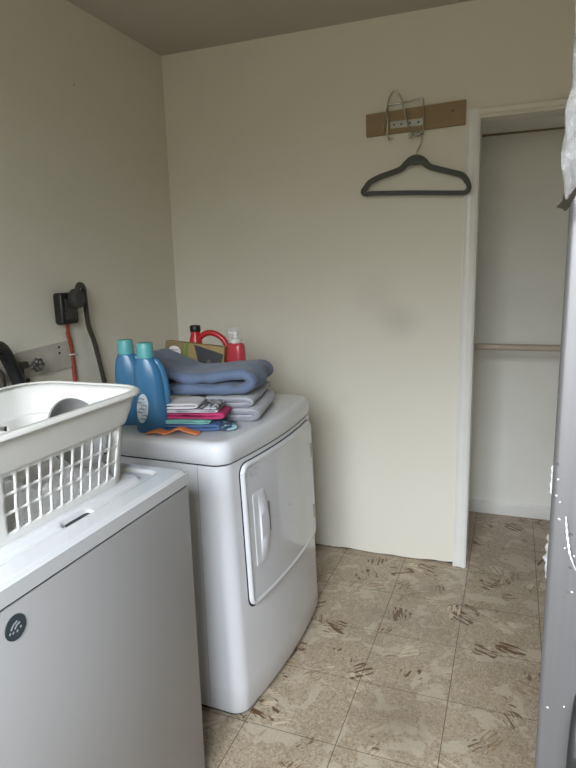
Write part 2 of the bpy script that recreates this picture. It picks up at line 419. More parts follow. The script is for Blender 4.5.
# casing of the opening, with two raised beads
def casing(bm, along0, along1, a, b, horiz=False):
    prof = [(0, 0), (0, -.011), (.006, -.015), (.012, -.011), (.016, -.010), (.024, -.012), (.029, -.017), (.036, -.019), (.041, -.015), (.041, 0)]
    w = (b - a) / .041
    pts0, pts1 = [], []
    for u, d in prof:
        if horiz: pts0.append((along0, d, a + u * w)); pts1.append((along1, d, a + u * w))
        else: pts0.append((a + u * w, d, along0)); pts1.append((a + u * w, d, along1))
    loft(bm, [pts0, pts1])
bm = bmesh.new(); casing(bm, 0, OZ + .032, OX0 - .060, OX0 - .001); box(bm, OX0 - .010, OX0 + .002, -.008, .118, 0, OZ, .001, 1)
struct('trim_1', bm, M['trim'])
bm = bmesh.new(); casing(bm, OX0 - .001, OX1 + .001, OZ, OZ + .032, True); box(bm, OX0, OX1, -.008, .115, OZ - .006, OZ + .004, .001, 1)
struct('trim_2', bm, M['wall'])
bm = bmesh.new(); casing(bm, 0, OZ + .032, OX1 + .043, OX1 + .001); struct('trim_3', bm, M['trim'])

# wall behind the camera with the window that lights the room
WX0, WX1, WZ0, WZ1 = 0.80, 1.95, 1.10, 2.30
bm = bmesh.new()
box(bm, 0, WX0, RY - .12, RY, 0, H); box(bm, WX1, RX, RY - .12, RY, 0, H)
box(bm, WX0, WX1, RY - .12, RY, 0, WZ0); box(bm, WX0, WX1, RY - .12, RY, WZ1, H)
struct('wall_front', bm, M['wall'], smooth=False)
win = bpy.data.objects.new('window_1', None); C.objects.link(win); win['kind'] = 'structure'; win.location = (0, RY, 0)
bm = bmesh.new()
for a in ((WX0, WX0 + .04, WZ0, WZ1), (WX1 - .04, WX1, WZ0, WZ1), (WX0, WX1, WZ0, WZ0 + .04), (WX0, WX1, WZ1 - .04, WZ1), ((WX0 + WX1) / 2 - .02, (WX0 + WX1) / 2 + .02, WZ0, WZ1)):
    box(bm, a[0], a[1], -.09, -.04, a[2], a[3])
obj('window_frame', bm, M['trim'], win, smooth=False)

# ------------------------------------------------------------------ washer
def smooth(a, b, x):
    t = max(0.0, min(1.0, (x - a) / (b - a))); return t * t * (3 - 2 * t)
def sd_rr(x, y, x0, x1, y0, y1, r):
    cx, cy = (x0 + x1) / 2, (y0 + y1) / 2
    qx, qy = abs(x - cx) - (x1 - x0) / 2 + r, abs(y - cy) - (y1 - y0) / 2 + r
    return math.hypot(max(qx, 0), max(qy, 0)) + min(max(qx, qy), 0) - r

W = thing('washing_machine', 'top-loading washer with shade-darkened cabinet and round dark badge, under the laundry basket', 'washing machine', (0, 0, 0))
wx0, wx1, wy0, wy1, wzs, wzt = .22, .930, -2.215, -1.520, .909, .947
bm = bmesh.new(); box(bm, wx0, wx1, wy0, wy1, .02, wzs - .006, .005, 3); obj('cabinet', bm, M['enamel_shaded'], W)
bm = bmesh.new(); box(bm, wx0 + .02, wx1 - .012, wy0 + .012, wy1 - .012, 0, .02); obj('toe_base', bm, M['gap'], W, smooth=False)
bm = bmesh.new(); box(bm, wx0 + .01, wx1 - .004, wy0 + .004, wy1 - .004, wzs - .012, wzs + .004)
obj('seam_gasket', bm, M['gap'], W, smooth=False)
# top deck as a fine height field with the lid and its groove pressed into it
bm = bmesh.new()
nx, ny = 120, 116
ax0, ax1, ay0, ay1 = wx0, wx1 + .002, wy0 - .002, wy1 + .002
def deck_z(x, y):
    z = wzt
    e = -sd_rr(x, y, ax0, ax1, ay0, ay1, .02)
    z -= .008 * (1 - smooth(0, .010, e))
    d = sd_rr(x, y, .30, .876, -2.16, -1.552, .035)      # shallow well
    z -= .007 * (1 - smooth(-.012, .0, d))
    l = sd_rr(x, y, .28, .850, -2.14, -1.590, .030)      # lid, crowned
    z += .010 * (1 - smooth(-.010, .0, l))
    h = sd_rr(x, y, .845, .868, -1.885, -1.80, .010)      # finger notch
    z -= .020 * (1 - smooth(-.006, .001, h))
    return z
grid = [[None] * (ny + 1) for _ in range(nx + 1)]
for i in range(nx + 1):
    u = i / nx; x = ax0 + (ax1 - ax0) * (1 - (1 - u) ** 1.7)
    for j in range(ny + 1):
        v = j / ny; y = ay0 + (ay1 - ay0) * (1 - (1 - v) ** 1.25)
        grid[i][j] = bm.verts.new((x, y, deck_z(x, y)))
for i in range(nx):
    for j in range(ny): bm.faces.new((grid[i][j], grid[i + 1][j], grid[i + 1][j + 1], grid[i][j + 1]))
bound = [grid[i][0] for i in range(nx + 1)] + [grid[nx][j] for j in range(1, ny + 1)] + [grid[i][ny] for i in range(nx - 1, -1, -1)] + [grid[0][j] for j in range(ny - 1, 0, -1)]
low = [bm.verts.new((v.co.x, v.co.y, wzs)) for v in bound]
for k in range(len(bound)): bm.faces.new((bound[k], low[k], low[(k + 1) % len(bound)], bound[(k + 1) % len(bound)]))
bm.faces.new(low)
obj('top_deck', bm, M['deck'], W, auto=50)
bm = bmesh.new(); pts = rrect(.847, .866, -1.878, -1.807, .008)
prism(bm, pts, lambda x, y: (x, y, wzt - .020), lambda x, y: (x, y, wzt - .0100)); obj('lid_notch', bm, M['gap'], W)
bm = bmesh.new(); box(bm, .10, .28, wy0 + .01, wy1 - .01, .90, 1.045, .02, 4); obj('control_console', bm, M['enamel_shaded'], W)
# badge: dark disc with pale strokes
bd = bmesh.new(); bc = (-2.098, .862); br = .0225
prism(bd, [(bc[0] + br * math.cos(a * PI / 16), bc[1] + br * math.sin(a * PI / 16)) for a in range(32)], lambda y, z: (wx1 - .001, y, z), lambda y, z: (wx1 + .0015, y, z))
badge = obj('badge', bd, mat('slate_badge', (0.035, 0.05, 0.058), 0.4), W); badge['label'] = 'round slate badge with pale strokes'
bm = bmesh.new()
def stroke(bm, pts, w, x):
    P = catmull([(p[0], p[1], 0) for p in pts], 6)
    L, Rr = [], []
    for i, p in enumerate(P):
        t = (P[min(i + 1, len(P) - 1)] - P[max(i - 1, 0)]).normalized(); n = Vector((-t.y, t.x, 0)) * w / 2
        L.append(p + n); Rr.append(p - n)
    poly = L + Rr[::-1]
    for a, b, c, d in zip(L, L[1:], Rr[1:], Rr):
        q = [bm.verts.new((x, bc[0] + v.x, bc[1] + v.y)) for v in (a, b, c, d)]; bm.faces.new(q)
stroke(bm, [(-.011, .000), (-.005, .0065), (.004, .010)], .0036, wx1 + .0019)
stroke(bm, [(-.003, -.002), (.002, .003), (.0095, .005)], .0036, wx1 + .0019)
for dx, dz in ((-.0135, -.005), (-.0065, -.0065), (.002, -.0075), (.010, -.004)):
    stroke(bm, [(dx - .0012, dz - .0018), (dx + .0012, dz + .0018)], .0036, wx1 + .0019)
obj('badge_mark', bm, mat('badge_ink', (0.36, 0.39, 0.40), 0.5), badge, recalc=False)

# ------------------------------------------------------------------ dryer
D = thing('clothes_dryer', 'white front-loading dryer with bowed front door, loaded with folded laundry', 'dryer', (0, 0, 0))
dx0, dy0, dy1 = .13, -1.270, -.530
ym, hw = (dy0 + dy1) / 2, (dy1 - dy0) / 2
def fx(y, z):
    t = (y - ym) / hw
    base = .912 + .030 * (1 - min(z, .87) / .87)
    return base + .030 * (1 - min(1, t * t))
def plan(z, grow=0.0, r=.050):
    x0, y0, y1 = dx0 - grow, dy0 - grow, dy1 + grow
    pts = []
    # near corner arc (bottom right in plan), front bow, far corner arc, back
    cxn = fx(y0 + r, z) + grow - r
    for k in range(9):
        a = math.radians(-90 + 90 * k / 8 * .93); pts.append((cxn + r * math.cos(a), y0 + r + r * math.sin(a)))
    for k in range(1, 24):
        y = y0 + r + (y1 - y0 - 2 * r) * k / 24; pts.append((fx(y, z) + grow, y))
    for k in range(9):
        a = math.radians(90 * .07 + 90 * .93 * k / 8); pts.append((cxn + r * math.cos(a), y1 - r + r * math.sin(a)))
    pts += [(x0, y1), (x0, y0)]
    return pts
bm = bmesh.new()
zl = [.018, .03] + [.03 + (.862 - .03) * k / 10 for k in range(1, 11)]
loft(bm, [[(x, y, z) for x, y in plan(z, -.006 if z < .02 else 0)] for z in zl])
obj('cabinet', bm, M['enamel'], D, auto=35)
bm = bmesh.new(); loft(bm, [[(x, y, z) for x, y in plan(z, -.02)] for z in (0, .02)]); obj('toe_base', bm, M['gap'], D, smooth=False)
bm = bmesh.new()
loft(bm, [[(x, y, z) for x, y in plan(z, -.004)] for z in (.861, .869)])
obj('seam_gasket', bm, M['gap'], D, smooth=False)
bm = bmesh.new(); box(bm, .8225, .8240, dy0 - .0004, dy0 + .01, .04, .862); obj('side_seam', bm, M['bowl'], D, smooth=False)
bm = bmesh.new()   # rounded top
rings = []
for z, g in ((.867, .001), (.870, .004), (.906, .004), (.917, .003), (.926, -.001), (.932, -.007), (.9350, -.015), (.9358, -.026)):
    rings.append([(x, y, z) for x, y in plan(.87, g, .055 + max(g, -.02))])
for sc in (.8, .6, .4, .2, .02):
    cx, cy = .5, ym
    rings.append([(cx + (p[0] - cx) * sc, cy + (p[1] - cy) * sc, .9355 - .0015 * (1 - sc)) for p in rings[7]])
loft(bm, rings)
obj('top_panel', bm, M['enamel'], D, auto=60)

def rrect_dense(y0, y1, z0, z1, r, n):
    pts = rrect(y0, y1, z0, z1, r, n); out = []
    for k, p in enumerate(pts):
        q = pts[(k + 1) % len(pts)]; out.append(p)
        if k % (n + 1) == n:
            out += [(p[0] + (q[0] - p[0]) * t / 12, p[1] + (q[1] - p[1]) * t / 12) for t in range(1, 12)]
    return out
def patch(bm, y0, y1, z0, z1, r, prof, base=None):
    """rounded panel lying on the bowed front; prof = [(inset, height)], then filled toward the middle"""
    cy, cz = (y0 + y1) / 2, (z0 + z1) / 2
    rings = []
    for ins, h in prof:
        rings.append([(fx(y, z) + h, y, z) for y, z in rrect_dense(y0 + ins, y1 - ins, z0 + ins, z1 - ins, max(r - ins, .004), 8)])
    ins, h = prof[-1]
    last = rrect_dense(y0 + ins, y1 - ins, z0 + ins, z1 - ins, max(r - ins, .004), 8)
    # fill by horizontal strips to follow the bow
    for s in (.92, .84, .7, .55, .4, .25, .1, .01):
        rings.append([(fx(cy + (y - cy) * s, cz + (z - cz) * s) + h, cy + (y - cy) * s, cz + (z - cz) * s) for y, z in last])
    loft(bm, rings, closed_ends=False)
dY0, dY1, dZ0, dZ1 = -1.190, -.578, .362, .846
bm = bmesh.new()
patch(bm, dY0, dY1, dZ0, dZ1, .035, [(0, -.004), (0, .006), (.002, .011), (.006, .0135), (.011, .0135), (.015, .011), (.018, .0095), (.020, .0095)])
# door material: enamel with a patch of scrape marks by the near top corner
dm = mat('door_enamel', (0.62, 0.63, 0.65), 0.16, coat=0.5)
nt = dm.node_tree; pb = nt.nodes['Principled BSDF']
tc = N(nt, 'ShaderNodeTexCoord').outputs['Object']
ds = N(nt, 'ShaderNodeVectorMath', operation='DISTANCE'); ds.inputs[1].default_value = (.93, -1.135, .815)
mpv = N(nt, 'ShaderNodeMapping'); mpv.inputs['Scale'].default_value = (1, 1, 2.2); mpv.inputs['Location'].default_value = (0, 0, -.815 * 1.2)
nt.links.new(tc, mpv.inputs['Vector']); nt.links.new(mpv.outputs[0], ds.inputs[0])
nn = N(nt, 'ShaderNodeTexNoise'); nn.inputs['Scale'].default_value = 75; nn.inputs['Detail'].default_value = 6; nn.inputs['Distortion'].default_value = 2.0
nt.links.new(tc, nn.inputs['Vector'])
inside = math_n(nt, 'LESS_THAN', ds.outputs['Value'], .055)
mk = math_n(nt, 'MULTIPLY', inside, math_n(nt, 'LESS_THAN', math_n(nt, 'ABSOLUTE', math_n(nt, 'SUBTRACT', nn.outputs['Fac'], .5)), .017))
nt.links.new(mixc(nt, math_n(nt, 'MULTIPLY', mk, .7), (0.62, 0.63, 0.65), (0.22, 0.22, 0.22)), pb.inputs['Base Color'])
door = obj('door', bm, dm, D, auto=60)
bm = bmesh.new(); patch(bm, dY0 - .005, dY1 + .005, dZ0 - .006, dZ1 + .004, .038, [(0, -.004), (0, .0012), (.004, .0014)]); obj('door_gap', bm, M['gap'], D)
# handle: recessed pale plate, curved grip, dark slot
bm = bmesh.new(); patch(bm, -1.144, -1.072, .485, .735, .006, [(0, .009), (0, .0105), (.002, .0112)])
hp = obj('handle_plate', bm, M['enamel'], door)
bm = bmesh.new()
gp = []
for k in range(15):
    t = k / 14; z = .495 + .232 * t; b_ = math.sin(PI * t)
    gp.append([(fx(-1.09, z) + .010, -1.118 + .004 * b_, z), (fx(-1.09, z) + .011 + .005 * b_, -1.112, z), (fx(-1.09, z) + .012 + .008 * b_, -1.090 + .014 * b_, z),
               (fx(-1.09, z) + .012 + .007 * b_, -1.076 + .016 * b_, z), (fx(-1.09, z) + .008, -1.074 + .014 * b_, z)])
loft(bm, gp); obj('handle', bm, M['enamel'], door, auto=50)
bm = bmesh.new(); patch(bm, -1.052, -1.040, .575, .680, .005, [(0, .009), (0, .0104)]); obj('handle_slot', bm, mat('shade_grey', (0.22, 0.22, 0.23), .5), door)
for z in (.72, .46):
    bm = bmesh.new(); box(bm, fx(-.60, z) + .004, fx(-.60, z) + .0125, -.597, -.590, z - .03, z + .03, .002, 1); obj('hinge', bm, M['bowl'], door)

_a = math.radians(-2.0); _p = Vector((.905, -.895, 0)); D.rotation_euler = (0, 0, _a); D.location = _p - Matrix.Rotation(_a, 3, 'Z') @ _p

# ------------------------------------------------------------------ laundry basket
B = thing('laundry_basket', 'white plastic slotted laundry basket on top of the washer', 'laundry basket', (.690, -1.855, .9505), 0.0)
def basket_ring(hx, hy, r, svals):
    """points at arc fractions around a rounded rectangle centred on the origin"""
    # perimeter as straight + arcs, starting mid +x side going +y
    segs = []
    sx, sy = hx - r, hy - r
    q = PI * r / 2
    L = [2 * sy, q, 2 * sx, q, 2 * sy, q, 2 * sx, q]; tot = sum(L)
    out = []
    for s in svals:
        d = (s % 1.0) * tot
        # start at (hx, -sy)
        i = 0
        while i < 7 and d > L[i]: d -= L[i]; i += 1
        t = d / L[i]
        if i == 0: p = (hx, -sy + 2 * sy * t)
        elif i == 1: a = t * PI / 2; p = (sx + r * math.cos(a), sy + r * math.sin(a))
        elif i == 2: p = (sx - 2 * sx * t, hy)
        elif i == 3: a = PI / 2 + t * PI / 2; p = (-sx + r * math.cos(a), sy + r * math.sin(a))
        elif i == 4: p = (-hx, sy - 2 * sy * t)
        elif i == 5: a = PI + t * PI / 2; p = (-sx + r * math.cos(a), -sy + r * math.sin(a))
        elif i == 6: p = (-sx + 2 * sx * t, -hy)
        else: a = 1.5 * PI + t * PI / 2; p = (sx + r * math.cos(a), -sy + r * math.sin(a))
        out.append(p)
    return out
HX0, HY0, HX1, HY1 = .135, .232, .150, .243    # half sizes at the base and at the foot of the solid band
RT = .055
def wall_dims(z):
    t = min(1, z / .140); return HX0 + (HX1 - HX0) * t, HY0 + (HY1 - HY0) * t
# columns: list of (s0, s1, slot?)
hx, hy = wall_dims(.08); r = RT
Lst = [2 * (hy - r), PI * r / 2, 2 * (hx - r), PI * r / 2] * 2; tot = sum(Lst)
bounds = []; acc = 0
for i, l in enumerate(Lst):
    if i % 2 == 0:
        n = int(round(l / .0315)); p = l / n
        for k in range(n):
            bounds.append((acc + k * p + .0, acc + k * p + .0075, False)); bounds.append((acc + k * p + .0075, acc + (k + 1) * p, not (i % 4 == 0 and k < 1)))
        bounds.append((acc + l, acc + l + .0075, False))
        acc += l
    else:
        n = 3; st = acc + .0075; p = (l - .0075) / n
        for k in range(n): bounds.append((st + k * p, st + (k + 1) * p, False))
        acc += l
S = [b[0] / tot for b in bounds]; slotcol = [b[2] for b in bounds]; NC = len(S)
rows = [(0, .014, False), (.014, .020, False), (.020, .032, True), (.032, .044, True), (.044, .056, True), (.056, .061, False),
        (.061, .072, True), (.072, .083, True), (.083, .094, True), (.094, .099, False), (.099, .110, True), (.110, .121, True), (.121, .132, True), (.132, .140, False)]
bm = bmesh.new()
zs_ = [0] + [r_[1] for r_ in rows]
V = []
for z in zs_:
    hx, hy = wall_dims(z)
    sh = .0010 * math.sin(2 * PI * z / .09)
    ring = basket_ring(hx, hy, RT, [s + sh / tot for s in S])
    V.append([bm.verts.new((x, y, z)) for x, y in ring])
for i, (a, b, hole) in enumerate(rows):
    for k in range(NC):
        if hole and slotcol[k]: continue
        bm.faces.new((V[i][k], V[i][(k + 1) % NC], V[i + 1][(k + 1) % NC], V[i + 1][k]))
bm.faces.new(V[0][::-1])
# solid band and rolled rim
prev = V[-1]
for z, ex, ey in ((.141, .003, .003), (.143, .007, .007), (.146, .009, .010), (.175, .017, .025), (.206, .023, .038), (.2075, .026, .041), (.208, .033, .049), (.212, .037, .053), (.217, .036, .052), (.2205, .030, .046), (.220, .020, .036)):
    ring = basket_ring(HX1 + ex, HY1 + ey, RT + ex, S)
    cur = [bm.verts.new((x, y, z)) for x, y in ring]
    for k in range(NC): bm.faces.new((prev[k], prev[(k + 1) % NC], cur[(k + 1) % NC], cur[k]))
    prev = cur
o = obj('basket_shell', bm, M['basket'], B, auto=50)
md = o.modifiers.new('thick', 'SOLIDIFY'); md.thickness = .0032; md.offset = -1

def crumple(bm, x0, x1, y0, y1, z0, h, nx, ny, seed, rough=.5, edge=.03, freq=9.0):
    g = []
    for i in range(nx + 1):
        row = []
        for j in range(ny + 1):
            x = x0 + (x1 - x0) * i / nx; y = y0 + (y1 - y0) * j / ny
            e = min(x - x0, x1 - x, y - y0, y1 - y); f = smooth(0, edge, e)
            n = mnoise.fractal(Vector((x * freq + seed, y * freq, seed)), 1.0, 2.0, 3)
            rd = abs(mnoise.noise(Vector((x * freq * 1.7, y * freq * 1.3 + seed, 3.1))))
            z = z0 + f * h * (.65 + rough * n - .5 * rd)
            row.append(bm.verts.new((x + .01 * n * f, y + .01 * rd * f, max(z, z0))))
        g.append(row)
    for i in range(nx):
        for j in range(ny): bm.faces.new((g[i][j], g[i + 1][j], g[i + 1][j + 1], g[i][j + 1]))
    bd = [g[i][0] for i in range(nx + 1)] + [g[nx][j] for j in range(1, ny + 1)] + [g[i][ny] for i in range(nx - 1, -1, -1)] + [g[0][j] for j in range(ny - 1, 0, -1)]
    bm.faces.new(bd)
bm = bmesh.new(); crumple(bm, .580, .800, -2.07, -1.645, .957, .085, 46, 80, 2.3, .55)
tag(obj('white_cloth', bm, M['sheet'], auto=80), 'crumpled white cloth lying inside the slotted basket', 'cloth')
# grey bowl tipped on its side in the basket: shallow lathe
bm = bmesh.new()
prof = [(.002, 0), (.035, .002), (.055, .012), (.072, .034), (.080, .052), (.083, .053), (.081, .057), (.077, .054), (.069, .036), (.052, .015), (.033, .006), (.002, .005)]
disc_lathe(bm, prof, 40)
bw = tag(obj('grey_bowl', bm, M['bowl'], auto=50), 'grey round bowl tipped up inside the laundry basket', 'bowl')
bw.location = (.730, -1.730, 1.070); bw.rotation_euler = (math.radians(12), math.radians(68), math.radians(10))
bm = bmesh.new()
prof = [(.002, 0), (.06, .0), (.085, .004), (.098, .018), (.112, .030), (.118, .031), (.118, .035), (.110, .034), (.095, .021), (.082, .008), (.06, .004), (.002, .004)]
disc_lathe(bm, prof, 48)
bw = tag(obj('white_basin', bm, M['basket'], auto=50), 'shallow white dish with round rim at the left inside the basket', 'dish')
bw.location = (.690, -1.935, 1.080); bw.rotation_euler = (math.radians(-6), math.radians(8), 0)

# ------------------------------------------------------------------ wall services at the left
o = thing('dryer_outlet', 'black box-shaped power outlet mounted on the left wall', 'outlet', (0, 0, 0))
bm = bmesh.new(); box(bm, 0, .045, -.918, -.822, 1.250, 1.374, .012, 4); obj('housing', bm, M['black'], o)
bm = bmesh.new(); box(bm, .043, .047, -.900, -.840, 1.27, 1.35, .002, 2); obj('socket_face', bm, M['plug'], o)
pc = thing('dryer_power_cord', 'thick dark power cord plugged into the wall outlet, looping down behind dryer', 'power cord', (0, 0, 0))
bm = bmesh.new()
ringsP = []
for x, s in ((.0478, .75), (.058, .95), (.075, 1.0), (.088, .9), (.094, .6), (.096, .2)):
    ringsP.append([(x, -.862 + .034 * s * math.cos(a * PI / 12) * (1 if math.cos(a * PI / 12) > 0 else .85), 1.350 + .040 * s * math.sin(a * PI / 12)) for a in range(24)])
loft(bm, ringsP); obj('plug', bm, M['plug'], pc)
bm = bmesh.new()
tube(bm, catmull([(.080, -.868, 1.372), (.078, -.856, 1.394), (.070, -.832, 1.402), (.060, -.802, 1.390), (.048, -.784, 1.345), (.040, -.772, 1.28), (.034, -.758, 1.225), (.030, -.728, 1.16), (.028, -.700, 1.06), (.028, -.680, .97), (.03, -.64, .86), (.055, -.66, .70)], 8), .0125, 10, flat=.8)
obj('cord', bm, M['cord'], pc)
bm = bmesh.new()
tube(bm, catmull([(.02, -.868, 1.252), (.014, -.864, 1.215), (.010, -.850, 1.17), (.008, -.843, 1.10), (.008, -.842, 1.0), (.008, -.842, .82)], 8), [.006] * 8 + [.0085] * 33, 10)
rc = tag(obj('red_cable', bm, M['red_cable']), 'reddish cable running down the left wall from the black outlet', 'cable')
bm = bmesh.new(); tube(bm, [(.001, -.862, 1.123), (.018, -.856, 1.124), (.020, -.840, 1.124), (.018, -.828, 1.122), (.001, -.825, 1.121)], .003, 6); cl = obj('clip', bm, M['white'], rc); cl['label'] = 'small white cable clip'
# board
bd_ = thing('valve_board', 'wall-coloured painted board behind the washer valve on left wall', 'board', (0, 0, 0))
bm = bmesh.new(); a = [(-1.40, 1.155), (-.845, 1.182), (-.852, 1.070), (-1.40, 1.070)]
prism(bm, a, lambda y, z: (0, y, z), lambda y, z: (.007, y, z)); obj('panel', bm, mat('board_paint', (0.50, 0.47, 0.40), .6, var=.06, vscale=20), bd_, smooth=False)
for y, z in ((-.915, 1.162), (-.915, 1.138)):
    bm = bmesh.new(); disc_lathe(bm, [(.0045, 0), (.0045, .002)], 10); s_ = obj('screw', bm, M['black'], bd_); s_.location = (.0075, y, z); s_.rotation_euler = (0, PI / 2, 0)
# valve with handwheel
vt = thing('water_valve', 'dark metal water valve with round handwheel on the painted board', 'valve', (0, 0, 0))
bm = bmesh.new()
tube(bm, [(.008, -1.165, 1.128), (.05, -1.165, 1.128)], .016, 12); tube(bm, [(.05, -1.20, 1.128), (.05, -1.135, 1.127)], .014, 12)
tube(bm, [(.05, -1.165, 1.135), (.05, -1.165, 1.095), (.05, -1.165, 1.055)], [.013, .014, .016], 12)
tube(bm, [(.05, -1.138, 1.127), (.078, -1.118, 1.126)], .006, 8)
obj('valve_body', bm, M['copper'], vt)
bm = bmesh.new()
cw = Vector((.080, -1.110, 1.124)); ax = Vector((.92, -.39, 0)).normalized(); sd = Vector((.39, .92, 0)); upv = Vector((0, 0, 1))
ring = [cw + (sd * math.cos(a * PI / 24) + upv * math.sin(a * PI / 24)) * (.0205 + .0026 * math.cos(7 * a * PI / 24)) for a in range(48)]
tube(bm, ring, .0042, 8, closed=True)
for k in range(5):
    a = k * 2 * PI / 5; tube(bm, [cw, cw + (sd * math.cos(a) + upv * math.sin(a)) * .0175], .003, 6)
tube(bm, [cw - ax * .004, cw + ax * .004], .006, 10)
obj('handwheel', bm, M['handwheel'], vt)
bm = bmesh.new(); tube(bm, catmull([(.05, -1.165, 1.06), (.05, -1.163, 1.03), (.045, -1.16, .98), (.04, -1.16, .5), (.04, -1.16, .0)], 6), .012, 10)
tag(obj('supply_hose', bm, M['hose']), 'dark hose hanging straight down below the handwheel valve', 'hose')
bm = bmesh.new(); tube(bm, catmull([(.035, -1.115, 1.07), (.036, -1.125, 1.055), (.034, -1.122, 1.0), (.03, -1.12, .5), (.03, -1.12, .0)], 6), .008, 10)
tag(obj('thin_pipe', bm, M['copper']), 'thin dark pipe just right of the valve hose', 'pipe')
# big black hose at the frame's edge
bm = bmesh.new(); tube(bm, catmull([(.11, -1.345, 1.20), (.102, -1.305, 1.213), (.093, -1.272, 1.200), (.084, -1.240, 1.155), (.084, -1.222, 1.11), (.092, -1.215, 1.05), (.098, -1.26, .97), (.095, -1.30, .86)], 8), .023, 14)
tag(obj('drain_hose', bm, M['hose']), 'thick black hose bending over at the far left edge', 'hose')
bm = bmesh.new(); tube(bm, catmull([(.012, -1.30, 1.15), (.03, -1.285, 1.13), (.05, -1.26, 1.12), (.05, -1.25, 1.07), (.05, -1.25, .95)], 6), .013, 12)
tag(obj('supply_pipe', bm, M['copper']), 'dark metal pipe behind the thick black hose at left', 'pipe')

# ------------------------------------------------------------------ board with hooks, hanger
wb = thing('wooden_hook_board', 'tan wooden board screwed high on the wall above the hanger', 'board', (0, 0, 0))
bm = bmesh.new(); pts = [(1.041, 2.014), (1.469, 2.024), (1.467, 2.122), (1.040, 2.108)]
prism(bm, pts, lambda x, z: (x, -.018, z), lambda x, z: (x, 0, z)); bmesh.ops.recalc_face_normals(bm, faces=bm.faces)
bmesh.ops.bevel(bm, geom=bm.edges[:], offset=.0015, segments=2, affect='EDGES'); obj('plank', bm, M['pine'], wb)
bm = bmesh.new(); disc_lathe(bm, [(.006, 0), (.006, .0008)], 12, sy=.8); s_ = obj('knot', bm, mat('knot_brown', (0.13, 0.065, 0.025), .6), wb); s_.location = (1.415, -.018, 2.083); s_.rotation_euler = (PI / 2, 0, 0)
st = obj('metal_strap', box(bmesh.new(), 1.150, 1.292, -.0215, -.018, 2.037, 2.067, .001, 1), M['strap'], wb); st['label'] = 'pale metal strap with dark holes'
for x in (1.166, 1.198, 1.236, 1.272):
    bm = bmesh.new(); prism(bm, [(x + .0042 * math.cos(a * PI / 6), 2.052 + .0042 * math.sin(a * PI / 6)) for a in range(12)], lambda x, z: (x, -.0222, z), lambda x, z: (x, -.021, z))
    obj('screw_hole', bm, M['hole'], st)
wr = thing('wire_hook', 'bent chrome wire hook fixed over the tan wooden board', 'hook', (0, 0, 0))
bm = bmesh.new()
tube(bm, catmull([(1.150, -.030, 1.995), (1.138, -.026, 2.005), (1.139, -.026, 2.06), (1.139, -.026, 2.125), (1.146, -.026, 2.134), (1.21, -.026, 2.139), (1.278, -.026, 2.146), (1.291, -.026, 2.138), (1.294, -.026, 2.08), (1.295, -.026, 2.01), (1.285, -.028, 1.997), (1.262, -.034, 1.990), (1.246, -.040, 1.984)], 8), .0036, 8)
obj('wire_frame', bm, M['chrome'], wr)
bm = bmesh.new()
tube(bm, catmull([(1.122, -.055, 2.022), (1.130, -.052, 2.065), (1.142, -.048, 2.12), (1.152, -.05, 2.155), (1.166, -.052, 2.176), (1.184, -.052, 2.178), (1.202, -.050, 2.150), (1.214, -.046, 2.105), (1.226, -.042, 2.06), (1.236, -.045, 2.025)], 8), .0038, 8)
obj('wire_loop', bm, M['chrome'], wr)
bm = bmesh.new()
tube(bm, catmull([(1.236, -.035, 1.985), (1.240, -.040, 2.000), (1.256, -.046, 2.007), (1.272, -.046, 2.004), (1.286, -.042, 2.010), (1.295, -.035, 2.006)], 8), .0042, 8)
obj('wire_catch', bm, M['chrome'], wr)
bm = bmesh.new()
tube(bm, catmull([(1.145, -.040, 1.990), (1.155, -.048, 1.985), (1.166, -.046, 1.992)], 6), .0036, 8)
obj('wire_catch', bm, M['chrome'], wr)

hg = thing('clothes_hanger', 'dark grey-green velvet clothes hanger hanging from the wire hook', 'hanger', (0, 0, 0))
Y0 = -.045
bm = bmesh.new()
L_ = catmull([(1.040, Y0, 1.782), (1.060, Y0, 1.812), (1.105, Y0, 1.833), (1.150, Y0, 1.845), (1.200, Y0, 1.860), (1.225, Y0, 1.880), (1.248, Y0, 1.892), (1.272, Y0, 1.893),
              (1.297, Y0, 1.886), (1.325, Y0, 1.862), (1.365, Y0, 1.847), (1.420, Y0, 1.830), (1.464, Y0, 1.814), (1.486, Y0, 1.785)], 6)
rad = []
for p in L_:
    d = abs(p.x - 1.268); rad.append(.0135 + .010 * math.exp(-(d / .035) ** 2) - .001)
tube(bm, L_, rad, 12, flat=.42, up=Vector((0, 0, 1)))
obj('shoulder_bar', bm, M['hanger'], hg)
bm = bmesh.new()
tube(bm, catmull([(1.044, Y0, 1.795), (1.032, Y0, 1.777), (1.046, Y0, 1.766), (1.09, Y0, 1.766), (1.26, Y0, 1.757), (1.44, Y0, 1.744), (1.480, Y0, 1.745), (1.492, Y0, 1.765), (1.484, Y0, 1.79)], 8), .0105, 12, flat=.5)
obj('trouser_bar', bm, M['hanger_bar'], hg)
bm = bmesh.new()
tube(bm, catmull([(1.270, Y0, 1.895), (1.272, Y0, 1.925), (1.280, Y0, 1.943), (1.289, Y0, 1.962), (1.290, Y0, 1.984), (1.278, Y0, 2.001), (1.262, Y0, 2.003), (1.248, Y0, 1.990), (1.247, Y0, 1.978)], 8), .0032, 8)
obj('hook', bm, M['chrome'], hg)

# ------------------------------------------------------------------ closet pole
bm = bmesh.new(); tube(bm, [(CX0 - .012, .35, 1.032), (CX1 + .012, .35, 1.032)], .0165, 20)
tag(obj('closet_rod', bm, M['rod']), 'pale wooden pole crossing the open closet at waist height', 'closet rod')

